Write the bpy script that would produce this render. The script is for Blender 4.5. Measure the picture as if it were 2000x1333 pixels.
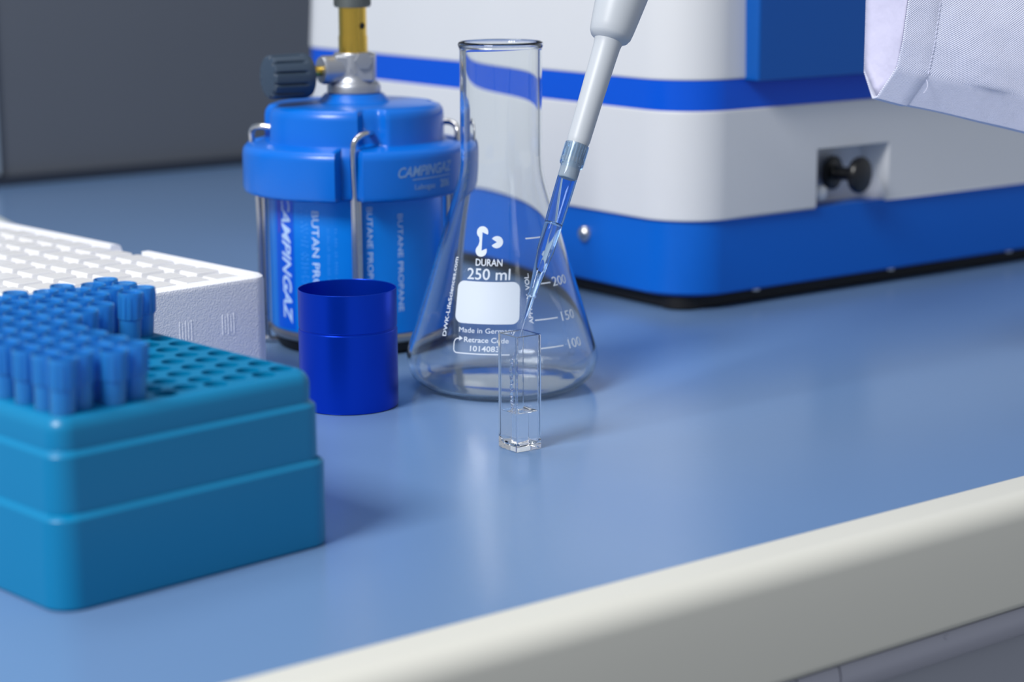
import bpy, bmesh, math, random
from mathutils import Vector, Matrix
random.seed(7)
MM = 0.001
BZ = 0.9                      # height of the worktop above the floor (m)
D2R = math.radians
scene = bpy.context.scene
COL = scene.collection
for o in list(bpy.data.objects):
    bpy.data.objects.remove(o)

# ------------------------------------------------------------------ camera
cam_d = bpy.data.cameras.new('camera')
cam = bpy.data.objects.new('camera', cam_d)
COL.objects.link(cam)
cam_d.sensor_width = 36.0
cam_d.lens = 4027.6 / 2000 * 36.0
cam_d.clip_start = 0.01
cam_d.clip_end = 50
cam.location = (0, 0, BZ + 0.2044)
cam.rotation_mode = 'XYZ'
cam.rotation_euler = (Matrix.Rotation(D2R(90 - 11.775), 4, 'X') @ Matrix.Rotation(D2R(-0.277), 4, 'Z')).to_euler()
cam_d.dof.use_dof = True
cam_d.dof.focus_distance = 0.812
cam_d.dof.aperture_fstop = 8.5
scene.camera = cam

# ------------------------------------------------------------------ view, world, lights
vs = scene.view_settings
vs.view_transform = 'Standard'
vs.look = 'None'
vs.gamma = 1.0
vs.exposure = 0.0
vs.use_curve_mapping = False
scene.cycles.max_bounces = 24
scene.cycles.transmission_bounces = 20
scene.cycles.transparent_max_bounces = 32
scene.cycles.glossy_bounces = 8
scene.cycles.diffuse_bounces = 5

w = bpy.data.worlds.new('room_light')
scene.world = w
w.use_nodes = True
w.node_tree.nodes['Background'].inputs[0].default_value = (0.60, 0.635, 0.70, 1)
w.node_tree.nodes['Background'].inputs[1].default_value = 0.60


def area(name, loc, target, sx, sy, power, col=(1, 1, 1), spread=180):
    L = bpy.data.lights.new(name, 'AREA')
    L.shape = 'RECTANGLE'
    L.size = sx
    L.size_y = sy
    L.energy = power
    L.color = col
    L.spread = D2R(spread)
    o = bpy.data.objects.new(name, L)
    COL.objects.link(o)
    o.location = loc
    d = Vector(target) - Vector(loc)
    o.rotation_euler = d.to_track_quat('-Z', 'Y').to_euler()
    return o


area('key_softbox', (-0.90, -0.20, BZ + 1.38), (0.03, 0.95, BZ + 0.05), 0.62, 0.62, 23.5, (1.0, 0.99, 0.98), 140)  # unseen front-left softbox, inferred from shadow directions and highlights
area('ceiling_light', (-0.35, 1.15, BZ + 1.25), (0.02, 0.95, BZ), 0.7, 0.4, 1.6, (1.0, 0.99, 0.98), 110)


# ------------------------------------------------------------------ materials
def lin(c):
    return tuple(((v / 255) / 12.92 if v / 255 <= 0.04045 else ((v / 255 + 0.055) / 1.055) ** 2.4) for v in c)


def mat(name, rgb, rough=0.5, metal=0.0, spec=0.5, bump=None, vary=None, coat=0.0, trans=0.0, ior=1.45, aniso=0.0):
    m = bpy.data.materials.new(name)
    m.use_nodes = True
    nt = m.node_tree
    b = nt.nodes['Principled BSDF']
    c = lin(rgb) + (1,)
    b.inputs['Base Color'].default_value = c
    b.inputs['Roughness'].default_value = rough
    b.inputs['Metallic'].default_value = metal
    b.inputs['Specular IOR Level'].default_value = spec
    b.inputs['Coat Weight'].default_value = coat
    b.inputs['Coat Roughness'].default_value = 0.08
    b.inputs['Transmission Weight'].default_value = trans
    b.inputs['IOR'].default_value = ior
    tc = nt.nodes.new('ShaderNodeTexCoord')
    if vary:
        n = nt.nodes.new('ShaderNodeTexNoise')
        n.inputs['Scale'].default_value = vary[0]
        n.inputs['Detail'].default_value = 4
        nt.links.new(tc.outputs['Object'], n.inputs['Vector'])
        mx = nt.nodes.new('ShaderNodeMix')
        mx.data_type = 'RGBA'
        mx.inputs[6].default_value = tuple(v * (1 - vary[1]) for v in c[:3]) + (1,)
        mx.inputs[7].default_value = tuple(min(1, v * (1 + vary[1])) for v in c[:3]) + (1,)
        nt.links.new(n.outputs['Fac'], mx.inputs[0])
        nt.links.new(mx.outputs[2], b.inputs['Base Color'])
    if bump:
        n = nt.nodes.new('ShaderNodeTexNoise')
        n.inputs['Scale'].default_value = bump[0]
        n.inputs['Detail'].default_value = 3
        nt.links.new(tc.outputs['Object'], n.inputs['Vector'])
        bp = nt.nodes.new('ShaderNodeBump')
        bp.inputs['Strength'].default_value = bump[1]
        bp.inputs['Distance'].default_value = bump[2]
        nt.links.new(n.outputs['Fac'], bp.inputs['Height'])
        nt.links.new(bp.outputs['Normal'], b.inputs['Normal'])
    return m


def glass(name, rgb=(255, 255, 255), rough=0.0, ior=1.47):
    m = bpy.data.materials.new(name)
    m.use_nodes = True
    nt = m.node_tree
    nt.nodes.remove(nt.nodes['Principled BSDF'])
    g = nt.nodes.new('ShaderNodeBsdfGlass')
    g.inputs['Color'].default_value = lin(rgb) + (1,)
    g.inputs['Roughness'].default_value = rough
    g.inputs['IOR'].default_value = ior
    nt.links.new(g.outputs[0], nt.nodes['Material Output'].inputs[0])
    return m


def translucent(name, rgb, see=0.35, dif=0.5, rough=0.25, tint=None):
    """thin translucent plastic: clear part, scattering part, sheen"""
    m = bpy.data.materials.new(name)
    m.use_nodes = True
    nt = m.node_tree
    nt.nodes.remove(nt.nodes['Principled BSDF'])
    c = lin(rgb) + (1,)
    t = nt.nodes.new('ShaderNodeBsdfTransparent')
    t.inputs[0].default_value = lin(tint or rgb) + (1,)
    tl = nt.nodes.new('ShaderNodeBsdfTranslucent')
    tl.inputs[0].default_value = c
    df = nt.nodes.new('ShaderNodeBsdfDiffuse')
    df.inputs[0].default_value = c
    gl = nt.nodes.new('ShaderNodeBsdfGlossy')
    gl.inputs['Roughness'].default_value = rough
    m1 = nt.nodes.new('ShaderNodeMixShader')
    m1.inputs[0].default_value = dif
    nt.links.new(tl.outputs[0], m1.inputs[1])
    nt.links.new(df.outputs[0], m1.inputs[2])
    m2 = nt.nodes.new('ShaderNodeMixShader')
    m2.inputs[0].default_value = see
    nt.links.new(m1.outputs[0], m2.inputs[1])
    nt.links.new(t.outputs[0], m2.inputs[2])
    lw = nt.nodes.new('ShaderNodeFresnel')
    lw.inputs[0].default_value = 1.45
    m3 = nt.nodes.new('ShaderNodeMixShader')
    nt.links.new(lw.outputs[0], m3.inputs[0])
    nt.links.new(m2.outputs[0], m3.inputs[1])
    nt.links.new(gl.outputs[0], m3.inputs[2])
    nt.links.new(m3.outputs[0], nt.nodes['Material Output'].inputs[0])
    return m


def cloth_mat(name, rgb):
    m = mat(name, rgb, 0.85, spec=0.2)
    nt = m.node_tree
    b = nt.nodes['Principled BSDF']
    b.inputs['Sheen Weight'].default_value = 0.15
    tc = nt.nodes.new('ShaderNodeTexCoord')
    mp = nt.nodes.new('ShaderNodeMapping')
    mp.inputs['Rotation'].default_value = (0, 0, 0)
    nt.links.new(tc.outputs['UV'], mp.inputs[0])
    wv = nt.nodes.new('ShaderNodeTexWave')
    wv.bands_direction = 'DIAGONAL'
    wv.inputs['Scale'].default_value = 36.0
    wv.inputs['Distortion'].default_value = 0.6
    wv.inputs['Detail'].default_value = 1
    nt.links.new(mp.outputs[0], wv.inputs['Vector'])
    bp = nt.nodes.new('ShaderNodeBump')
    bp.inputs['Strength'].default_value = 0.6
    bp.inputs['Distance'].default_value = 0.0006
    nt.links.new(wv.outputs['Fac'], bp.inputs['Height'])
    n = nt.nodes.new('ShaderNodeTexNoise')
    n.inputs['Scale'].default_value = 60
    nt.links.new(tc.outputs['Object'], n.inputs['Vector'])
    b2 = nt.nodes.new('ShaderNodeBump')
    b2.inputs['Strength'].default_value = 0.5
    b2.inputs['Distance'].default_value = 0.004
    nt.links.new(n.outputs['Fac'], b2.inputs['Height'])
    nt.links.new(bp.outputs['Normal'], b2.inputs['Normal'])
    nt.links.new(b2.outputs['Normal'], b.inputs['Normal'])
    return m


def foam_mat():
    m = mat('polystyrene_foam', (236, 238, 244), 0.6, spec=0.4)
    nt = m.node_tree
    b = nt.nodes['Principled BSDF']
    tc = nt.nodes.new('ShaderNodeTexCoord')
    v = nt.nodes.new('ShaderNodeTexVoronoi')
    v.inputs['Scale'].default_value = 1500
    nt.links.new(tc.outputs['Object'], v.inputs['Vector'])
    bp = nt.nodes.new('ShaderNodeBump')
    bp.inputs['Strength'].default_value = 0.4
    bp.inputs['Distance'].default_value = 0.0004
    bp.invert = True
    nt.links.new(v.outputs['Distance'], bp.inputs['Height'])
    nt.links.new(bp.outputs['Normal'], b.inputs['Normal'])
    return m


M = dict(
    bench=mat('blue_laminate', (104, 135, 176), 0.21, spec=0.6, bump=(260, 0.04, 0.0006), vary=(3, 0.03)),
    edge=mat('cream_edge', (208, 208, 200), 0.35, spec=0.4),
    rail=mat('grey_rail', (176, 178, 192), 0.4),
    cabinet=mat('grey_cabinet', (158, 162, 174), 0.45),
    wall=mat('grey_wall', (92, 98, 108), 0.7, vary=(2.5, 0.10)),
    wall2=mat('pale_wall', (150, 165, 180), 0.7, vary=(2, 0.04)),
    dark=mat('gap_shadow', (40, 48, 62), 0.6),
    floor=mat('grey_floor', (120, 124, 130), 0.5, vary=(8, 0.08)),
    teal=mat('teal_plastic', (0, 120, 168), 0.33, spec=0.5),
    white=mat('white_housing', (214, 216, 218), 0.42, spec=0.4, vary=(14, 0.02), bump=(900, 0.03, 0.0003)),
    mblue=mat('blue_housing', (0, 98, 200), 0.4, spec=0.4),
    stripe=mat('blue_stripe', (0, 84, 208), 0.35, spec=0.35),
    panel=mat('blue_panel', (0, 84, 168), 0.4, spec=0.4),
    bplastic=mat('blue_plastic', (0, 102, 202), 0.28, spec=0.5),
    can=mat('blue_printed_can', (0, 128, 232), 0.3, metal=0.25, spec=0.5, bump=(700, 0.08, 0.0003), vary=(60, 0.08)),
    canband=mat('deep_blue_band', (0, 92, 224), 0.3, metal=0.2),
    canprint=mat('pale_print', (178, 208, 246), 0.45),
    canfaint=mat('faint_print', (70, 160, 246), 0.45),
    ringprint=mat('grey_blue_print', (112, 148, 196), 0.5),
    redprint=mat('red_print', (120, 60, 160), 0.5),
    anod=mat('blue_anodised', (0, 60, 198), 0.30, metal=0.75, spec=0.5, bump=(500, 0.04, 0.0002)),
    steel=mat('steel', (205, 205, 205), 0.22, metal=1.0),
    cast=mat('cast_zinc', (170, 174, 182), 0.38, metal=0.8, bump=(300, 0.12, 0.0006)),
    brass=mat('brass', (226, 188, 84), 0.25, metal=1.0),
    collar=mat('dull_metal', (120, 126, 124), 0.45, metal=0.8),
    knob=mat('slate_plastic', (48, 64, 82), 0.5),
    black=mat('black_plastic', (14, 15, 18), 0.3),
    rubber=mat('black_rubber', (12, 12, 14), 0.6),
    rim=mat('can_rim', (178, 172, 168), 0.3, metal=0.9),
    pip=mat('pipette_white', (182, 188, 195), 0.38, spec=0.45),
    enamel=mat('white_enamel', (204, 214, 226), 0.5),
    foam=foam_mat(),
    cloth=cloth_mat('white_twill', (228, 232, 255)),
    lining=mat('smooth_white_cotton', (206, 204, 228), 0.85, spec=0.2, bump=(90, 0.3, 0.003)),
    thread=mat('white_thread', (226, 228, 248), 0.8),
    glass=glass('borosilicate_glass', (253, 254, 254), 0.0, 1.47),
    quartz=glass('clear_cuvette', (255, 255, 255), 0.0, 1.46),
    water=glass('clear_liquid', (255, 255, 255), 0.0, 1.33),
    tipglass=glass('clear_blue_plastic', (242, 249, 255), 0.015, 1.33),
    tip=translucent('translucent_blue_plastic', (56, 176, 255), 0.45, dif=0.6, rough=0.4, tint=(190, 226, 255)),
    pscuv=translucent('clear_polystyrene', (254, 254, 255), 0.06, dif=0.92, rough=0.15, tint=(250, 250, 255)),
    tray=mat('white_tray', (196, 202, 198), 0.5),
)


# ------------------------------------------------------------------ geometry helpers (millimetres, worktop = z 0)
def link_mesh(name, bm, material, parent=None, smooth=True, loc=None, weighted=True):
    me = bpy.data.meshes.new(name)
    bmesh.ops.scale(bm, vec=(MM, MM, MM), verts=bm.verts)
    bm.normal_update()
    bm.to_mesh(me)
    bm.free()
    if smooth:
        for p in me.polygons:
            p.use_smooth = True
        try:
            me.set_sharp_from_angle(angle=D2R(38))
        except Exception:
            pass
    me.materials.append(material)
    o = bpy.data.objects.new(name, me)
    COL.objects.link(o)
    if smooth and weighted:
        wn = o.modifiers.new('normals', 'WEIGHTED_NORMAL')
        wn.keep_sharp = True
        wn.weight = 50
    if parent is not None:
        o.parent = parent
    elif loc is not None:
        o.location = loc
    return o


def tag(o, label=None, cat=None, group=None, kind=None):
    if label:
        o['label'] = label
    if cat:
        o['category'] = cat
    if group:
        o['group'] = group
    if kind:
        o['kind'] = kind
    return o


def thing(name, x, y, rz, label, cat, group=None, z=0):
    o = bpy.data.objects.new(name, None)
    o.empty_display_size = 0.01
    COL.objects.link(o)
    o.location = (x * MM, y * MM, BZ + z * MM)
    o.rotation_euler = (0, 0, rz)
    return tag(o, label, cat, group)


def lathe(bm, prof, n=64, cx=0, cy=0, closed=False, a0=0.0):
    rings = []
    for r, z in prof:
        if r <= 1e-6:
            rings.append([bm.verts.new((cx, cy, z))])
        else:
            rings.append([bm.verts.new((cx + r * math.cos(a0 + 2 * math.pi * i / n), cy + r * math.sin(a0 + 2 * math.pi * i / n), z)) for i in range(n)])
    pairs = list(zip(rings[:-1], rings[1:]))
    if closed:
        pairs.append((rings[-1], rings[0]))
    for A, B in pairs:
        if len(A) == 1 and len(B) == 1:
            continue
        for i in range(n):
            j = (i + 1) % n
            if len(A) == 1:
                bm.faces.new((A[0], B[j], B[i]))
            elif len(B) == 1:
                bm.faces.new((A[i], A[j], B[0]))
            else:
                bm.faces.new((A[i], A[j], B[j], B[i]))
    bmesh.ops.recalc_face_normals(bm, faces=bm.faces)
    return bm


def rrect(x0, y0, x1, y1, r, seg=6):
    r = max(r, 0.01)
    pts = []
    for cx, cy, a in ((x1 - r, y0 + r, -90), (x1 - r, y1 - r, 0), (x0 + r, y1 - r, 90), (x0 + r, y0 + r, 180)):
        for i in range(seg + 1):
            t = D2R(a + 90 * i / seg)
            pts.append((cx + r * math.cos(t), cy + r * math.sin(t)))
    return pts


def loft(bm, loops, cap0=True, cap1=True):
    R = [[bm.verts.new(p) for p in L] for L in loops]
    n = len(R[0])
    for A, B in zip(R[:-1], R[1:]):
        for i in range(n):
            j = (i + 1) % n
            bm.faces.new((A[i], A[j], B[j], B[i]))
    if cap0:
        bm.faces.new(list(reversed(R[0])))
    if cap1:
        bm.faces.new(R[-1])
    return bm


def rbox(bm, x0, y0, x1, y1, levels, seg=6, cap0=True, cap1=True):
    """levels: (inset, z, corner radius)"""
    loops = []
    for ins, z, r in levels:
        loops.append([(p[0], p[1], z) for p in rrect(x0 + ins, y0 + ins, x1 - ins, y1 - ins, r, seg)])
    return loft(bm, loops, cap0, cap1)


def box(bm, x0, y0, z0, x1, y1, z1, bev=0.0, seg=2):
    b = bmesh.new()
    bmesh.ops.create_cube(b, size=1)
    for v in b.verts:
        v.co = Vector((x0 if v.co.x < 0 else x1, y0 if v.co.y < 0 else y1, z0 if v.co.z < 0 else z1))
    if bev > 0:
        bmesh.ops.bevel(b, geom=b.edges[:], offset=bev, segments=seg, affect='EDGES', profile=0.5)
    merge(bm, b)
    return bm


def merge(bm, b, mtx=None):
    mp = {}
    for v in b.verts:
        co = mtx @ v.co if mtx is not None else v.co
        mp[v] = bm.verts.new(co)
    for f in b.faces:
        try:
            bm.faces.new([mp[v] for v in f.verts])
        except ValueError:
            pass
    b.free()


def tube(bm, pts, rad, n=12, caps=True):
    pts = [Vector(p) for p in pts]
    rads = rad if isinstance(rad, (list, tuple)) else [rad] * len(pts)
    rings = []
    up = Vector((0.123, 0.456, 0.88)).normalized()
    prev = None
    for i, p in enumerate(pts):
        t = (pts[min(i + 1, len(pts) - 1)] - pts[max(i - 1, 0)]).normalized()
        if prev is None:
            s = t.cross(up)
            if s.length < 1e-3:
                s = t.cross(Vector((1, 0, 0)))
            s.normalize()
        else:
            s = (prev - t * prev.dot(t)).normalized()
        prev = s
        q = t.cross(s)
        rings.append([bm.verts.new(p + (s * math.cos(2 * math.pi * k / n) + q * math.sin(2 * math.pi * k / n)) * rads[i]) for k in range(n)])
    for A, B in zip(rings[:-1], rings[1:]):
        for i in range(n):
            j = (i + 1) % n
            bm.faces.new((A[i], A[j], B[j], B[i]))
    if caps:
        bm.faces.new(list(reversed(rings[0])))
        bm.faces.new(rings[-1])
    bmesh.ops.recalc_face_normals(bm, faces=bm.faces)
    return bm


def smooth_path(ctrl, n=8):
    c = [Vector(p) for p in ctrl]
    out = []
    for i in range(len(c) - 1):
        p0, p1, p2, p3 = c[max(i - 1, 0)], c[i], c[i + 1], c[min(i + 2, len(c) - 1)]
        for k in range(n):
            t = k / n
            out.append(0.5 * ((2 * p1) + (p2 - p0) * t + (2 * p0 - 5 * p1 + 4 * p2 - p3) * t * t + (3 * p1 - p0 - 3 * p2 + p3) * t ** 3))
    out.append(c[-1])
    return out


def text_verts(txt, height, depth=0.0, slant=0.0, bold=0.0):
    """letters as a flat mesh in x,y (mm): centred, cap height = height"""
    cu = bpy.data.curves.new('letters', 'FONT')
    cu.body = txt
    cu.size = 1.0
    cu.align_x = 'CENTER'
    cu.shear = slant
    cu.offset = bold
    cu.resolution_u = 3
    ob = bpy.data.objects.new('letters', cu)
    COL.objects.link(ob)
    dg = bpy.context.evaluated_depsgraph_get()
    me = bpy.data.meshes.new_from_object(ob.evaluated_get(dg))
    b = bmesh.new()
    b.from_mesh(me)
    bpy.data.objects.remove(ob)
    bpy.data.curves.remove(cu)
    bpy.data.meshes.remove(me)
    k = height / 0.69
    for v in b.verts:
        v.co = Vector((v.co.x * k, v.co.y * k - height / 2, 0))
    return b


def fit_width(b, width):
    xs = [v.co.x for v in b.verts]
    w = max(xs) - min(xs)
    c = (max(xs) + min(xs)) / 2
    for v in b.verts:
        v.co.x = (v.co.x - c) * width / w
    return b


def solidify_map(b, fn, thick=0.12):
    """map flat mesh (x,y) through fn(x,y,h) -> point, giving it a little thickness"""
    out = bmesh.new()
    top = [out.verts.new(fn(v.co.x, v.co.y, thick)) for v in b.verts]
    b.verts.index_update()
    for f in b.faces:
        try:
            out.faces.new([top[v.index] for v in f.verts])
        except ValueError:
            pass
    low = [out.verts.new(fn(v.co.x, v.co.y, 0.02)) for v in b.verts]
    for e in b.edges:
        if len(e.link_faces) == 1:
            i, j = e.verts[0].index, e.verts[1].index
            try:
                out.faces.new((top[i], top[j], low[j], low[i]))
            except ValueError:
                pass
    b.free()
    return out


def grid_shape(pts_fn, nx, ny):
    b = bmesh.new()
    g = [[b.verts.new(pts_fn(i / nx, j / ny) + (0,)) for i in range(nx + 1)] for j in range(ny + 1)]
    for j in range(ny):
        for i in range(nx):
            b.faces.new((g[j][i], g[j][i + 1], g[j + 1][i + 1], g[j + 1][i]))
    return b


def stroke(path, wdt):
    """flat ribbon along 2D path"""
    b = bmesh.new()
    L, R = [], []
    for i, p in enumerate(path):
        q0 = Vector(path[max(i - 1, 0)])
        q1 = Vector(path[min(i + 1, len(path) - 1)])
        t = (q1 - q0).normalized()
        n = Vector((-t.y, t.x)) * wdt / 2
        L.append(b.verts.new((p[0] + n.x, p[1] + n.y, 0)))
        R.append(b.verts.new((p[0] - n.x, p[1] - n.y, 0)))
    for i in range(len(path) - 1):
        b.faces.new((R[i], R[i + 1], L[i + 1], L[i]))
    return b


def disc_sector(cx, cy, r, a0, a1, n=20, apex=None):
    b = bmesh.new()
    c = b.verts.new((apex or (cx, cy)) + (0,))
    ring = [b.verts.new((cx + r * math.cos(D2R(a0 + (a1 - a0) * i / n)), cy + r * math.sin(D2R(a0 + (a1 - a0) * i / n)), 0)) for i in range(n + 1)]
    for i in range(n):
        b.faces.new((c, ring[i], ring[i + 1]))
    return b


def poly(pts):
    b = bmesh.new()
    b.faces.new([b.verts.new((x, y, 0)) for x, y in pts])
    bmesh.ops.triangulate(b, faces=b.faces[:])
    return b


def join2(*bs):
    o = bmesh.new()
    for b in bs:
        merge(o, b)
    return o


ORD = ['first', 'second', 'third', 'fourth', 'fifth', 'sixth', 'seventh', 'eighth', 'ninth', 'tenth', 'eleventh', 'twelfth', 'thirteenth', 'fourteenth']

# ================================================================== SETTING
TH = D2R(37.6)                                   # bench front edge direction
BA = Vector((math.cos(TH), math.sin(TH), 0))     # along the bench
BN = Vector((math.sin(TH), -math.cos(TH), 0))    # out of the bench front
BE = Vector((-0.4, 587.6, 0))                    # point on the front edge


def bp(s, n, z):
    """bench coordinates: s along the front edge, n outwards, z up"""
    p = BE + BA * s + BN * n
    return (p.x, p.y, z)


def bench_loft(bm, prof, s0, s1):
    """closed profile [(n,z)] extruded along the bench"""
    A = [bm.verts.new(bp(s0, n, z)) for n, z in prof]
    B = [bm.verts.new(bp(s1, n, z)) for n, z in prof]
    k = len(prof)
    for i in range(k):
        j = (i + 1) % k
        bm.faces.new((A[i], A[j], B[j], B[i]))
    bm.faces.new(A[::-1])
    bm.faces.new(B)
    bmesh.ops.recalc_face_normals(bm, faces=bm.faces)
    return bm


def arc(cx, cz, r, a0, a1, n=8):
    return [(cx + r * math.cos(D2R(a0 + (a1 - a0) * i / n)), cz + r * math.sin(D2R(a0 + (a1 - a0) * i / n))) for i in range(n + 1)]


S0, S1 = -900, 1300
WB = -1023          # wall position behind the front edge (n)
bmx = bmesh.new()
box(bmx, -3200, -800, -920, 3200, 3600, -900)
tag(link_mesh('floor', bmx, M['floor'], loc=(0, 0, BZ)), kind='structure')
bmx = bmesh.new()
bench_loft(bmx, [(WB, -900), (WB, 1700), (WB - 60, 1700), (WB - 60, -900)], -440, 1900)
tag(link_mesh('wall_back', bmx, M['wall'], smooth=False, loc=(0, 0, BZ)), kind='structure')
bmx = bmesh.new()
A = [bp(-440, WB, -900), bp(-440, WB + 130, -900), bp(-500, WB + 130, -900), bp(-500, WB - 60, -900), bp(-440, WB - 60, -900)]
loft(bmx, [[(p[0], p[1], -900) for p in A], [(p[0], p[1], 1700) for p in A]])
bmesh.ops.recalc_face_normals(bmx, faces=bmx.faces)
wl = link_mesh('wall_left', bmx, M['wall2'], smooth=False, loc=(0, 0, BZ))
tag(wl, kind='structure')
bmx = bmesh.new()
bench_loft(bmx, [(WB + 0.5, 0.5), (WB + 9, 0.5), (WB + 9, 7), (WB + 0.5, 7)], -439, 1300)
tag(link_mesh('gap_shadow_strip', bmx, M['dark'], smooth=False, loc=(0, 0, BZ)), kind='structure')  # dark strip stands in for the gap shadow where wall meets worktop

bmx = bmesh.new()
bench_loft(bmx, [(WB + 0.3, 9), (WB + 0.3, 1200), (WB + 5, 1200), (WB + 5, 9)], -438, 291)
tag(link_mesh('trim_2', bmx, M['wall2'], smooth=False, loc=(0, 0, BZ)), kind='structure')

# worktop: blue surface + cream rounded front edge
wt = thing('worktop', 0, 0, 0, 'blue laminate laboratory worktop with a rounded cream front edge', 'worktop')
bmx = bmesh.new()
bench_loft(bmx, [(0, 0), (WB + 0.4, 0), (WB + 0.4, -40.8), (0, -40.8)], -438.5, S1)
link_mesh('surface', bmx, M['bench'], wt, smooth=False)
bmx = bmesh.new()
prof = [(0.1, 0.0), (3, -0.05), (6, -0.3)] + arc(9.5, -9.6, 9.2, 88, 4, 10) + [(19.6, -18), (20.4, -30), (20.8, -38)] + arc(18.8, -38.6, 2, 0, -90, 4) + [(0.1, -40.8)]
bench_loft(bmx, prof, -438, S1)
link_mesh('front_edge', bmx, M['edge'], wt)
# base cabinet below
cb = thing('base_cabinet', 0, 0, 0, 'grey base cabinet front with a rounded grip rail under the worktop', 'cabinet')
bmx = bmesh.new()
bench_loft(bmx, [(12.5, -53.5), (12.5, -880), (-560, -880), (-560, -53.5)], -436, S1 - 5)
link_mesh('body', bmx, M['cabinet'], cb, smooth=False)
for s0, s1 in ((-436, 102.6), (103.4, 122.5), (123.3, S1 - 5)):
    bmx = bmesh.new()
    prof = [(0, -41.2), (14.5, -41.2)] + arc(10.0, -46.2, 9.2, 29, -52, 12) + [(12, -53.3), (0, -53.3)]
    bench_loft(bmx, prof, s0, s1)
    link_mesh('grip_rail', bmx, M['rail'], cb)
bmx = bmesh.new()
b = bmesh.new()
lathe(b, [(0, -1.5), (1.4, -1.5), (1.4, 0.35), (1.2, 0.5), (0, 0.5)], 24)
q = Vector((BN.x * 0.75, BN.y * 0.75, 0.66)).normalized()
mtx = Matrix.Translation(Vector(bp(175.8, 18.2, -42.9))) @ q.to_track_quat('Z', 'Y').to_matrix().to_4x4()
merge(bmx, b, mtx)
link_mesh('rail_plug', bmx, M['rail'], cb)

# ================================================================== ANALYSER MACHINE
MT = D2R(36.6)
mc = thing('laboratory_analyser', 86.7, 1038.2, MT, 'large white and blue laboratory machine with a recessed port, behind the flask', 'laboratory machine')
# local axes: +x along the right face, +y back; corner at origin
ML, MD, MR = 460, 382, 30
bmx = bmesh.new()
rbox(bmx, 2, 2, ML, MD, [(3, 7.6, MR - 4), (1, 8.3, MR - 2), (0, 9.6, MR - 2), (0, 48.0, MR - 2)], 10)
link_mesh('base', bmx, M['mblue'], mc)
bmx = bmesh.new()
rbox(bmx, 8, 8, ML - 6, MD - 6, [(0, 1.6, 22), (0, 7.9, 22)], 8)
link_mesh('underside_shadow_slab', bmx, M['rubber'], mc)  # added black slab, gives the dark shadow band beneath the base
bmx = bmesh.new()
rbox(bmx, 0, 0, ML, MD, [(1, 47.4, MR), (0.2, 47.9, MR), (0, 48.9, MR), (0, 102.9, MR), (0.4, 103.9, MR), (1.4, 104.6, MR)], 10)
hs = link_mesh('lower_housing', bmx, M['white'], mc)
# cut the port recess
bmx = bmesh.new()
cutp = [(95, -5), (150.5, -5), (150.5, -0.001), (144, 16), (95, 16)]
loft(bmx, [[(p[0], p[1], 44) for p in cutp], [(p[0], p[1], 79.8) for p in cutp]])
bmesh.ops.recalc_face_normals(bmx, faces=bmx.faces)
ct = link_mesh('cutter', bmx, M['white'], mc, smooth=False)
md = hs.modifiers.new('cut', 'BOOLEAN')
md.object = ct
md.operation = 'DIFFERENCE'
md.solver = 'EXACT'
bpy.context.view_layer.update()
dg = bpy.context.evaluated_depsgraph_get()
newm = bpy.data.meshes.new_from_object(hs.evaluated_get(dg))
hs.modifiers.clear()
hs.data = newm
wn = hs.modifiers.new('normals', 'WEIGHTED_NORMAL')
wn.keep_sharp = True
try:
    newm.set_sharp_from_angle(angle=D2R(30))
except Exception:
    pass
bpy.data.objects.remove(ct)
bmx = bmesh.new()
rbox(bmx, 0.6, 0.6, ML - .5, MD - .5, [(0, 104.3, MR), (0, 119.8, MR)], 10)
link_mesh('stripe', bmx, M['stripe'], mc)
bmx = bmesh.new()
rbox(bmx, 0, 0, ML, MD, [(1.2, 119.5, MR), (0.3, 120.1, MR), (0, 121.1, MR), (2.2, 176, MR), (5, 179, MR), (9, 180, MR)], 10)
link_mesh('upper_housing', bmx, M['white'], mc)
bmx = bmesh.new()
rbox(bmx, 42, -9, ML - 40, 6, [(1, 118.6, 2), (0, 119.4, 2), (1.0, 172, 2), (2, 173, 2)], 4)
link_mesh('front_panel', bmx, M['panel'], mc)
for fx, fy in ((20, 22), (20, MD - 30), (ML - 30, 20), (ML - 30, MD - 30)):
    bmx = bmesh.new()
    lathe(bmx, [(0, 0), (11, 0), (12, 1), (12, 8.2), (0, 8.2)], 32, fx, fy)
    link_mesh('foot', bmx, M['rubber'], mc)
bmx = bmesh.new()
b = bmesh.new()
lathe(b, [(0, 3.8), (2.2, 3.5), (3.9, 2.3), (4.7, 0.4), (4.7, -1), (0, -1)], 28)
merge(bmx, b, Matrix.Translation((2, 81, 33.4)) @ Matrix.Rotation(D2R(-90), 4, 'Y'))
link_mesh('bolt', bmx, M['steel'], mc)
for sx in (59, 162, 262):
    bmx = bmesh.new()
    lathe(bmx, [(0, 5.6), (2, 5.8), (2.8, 6.4), (2.8, 8), (0, 8)], 16, sx, 8)
    link_mesh('underside_screw', bmx, M['steel'], mc)
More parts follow.
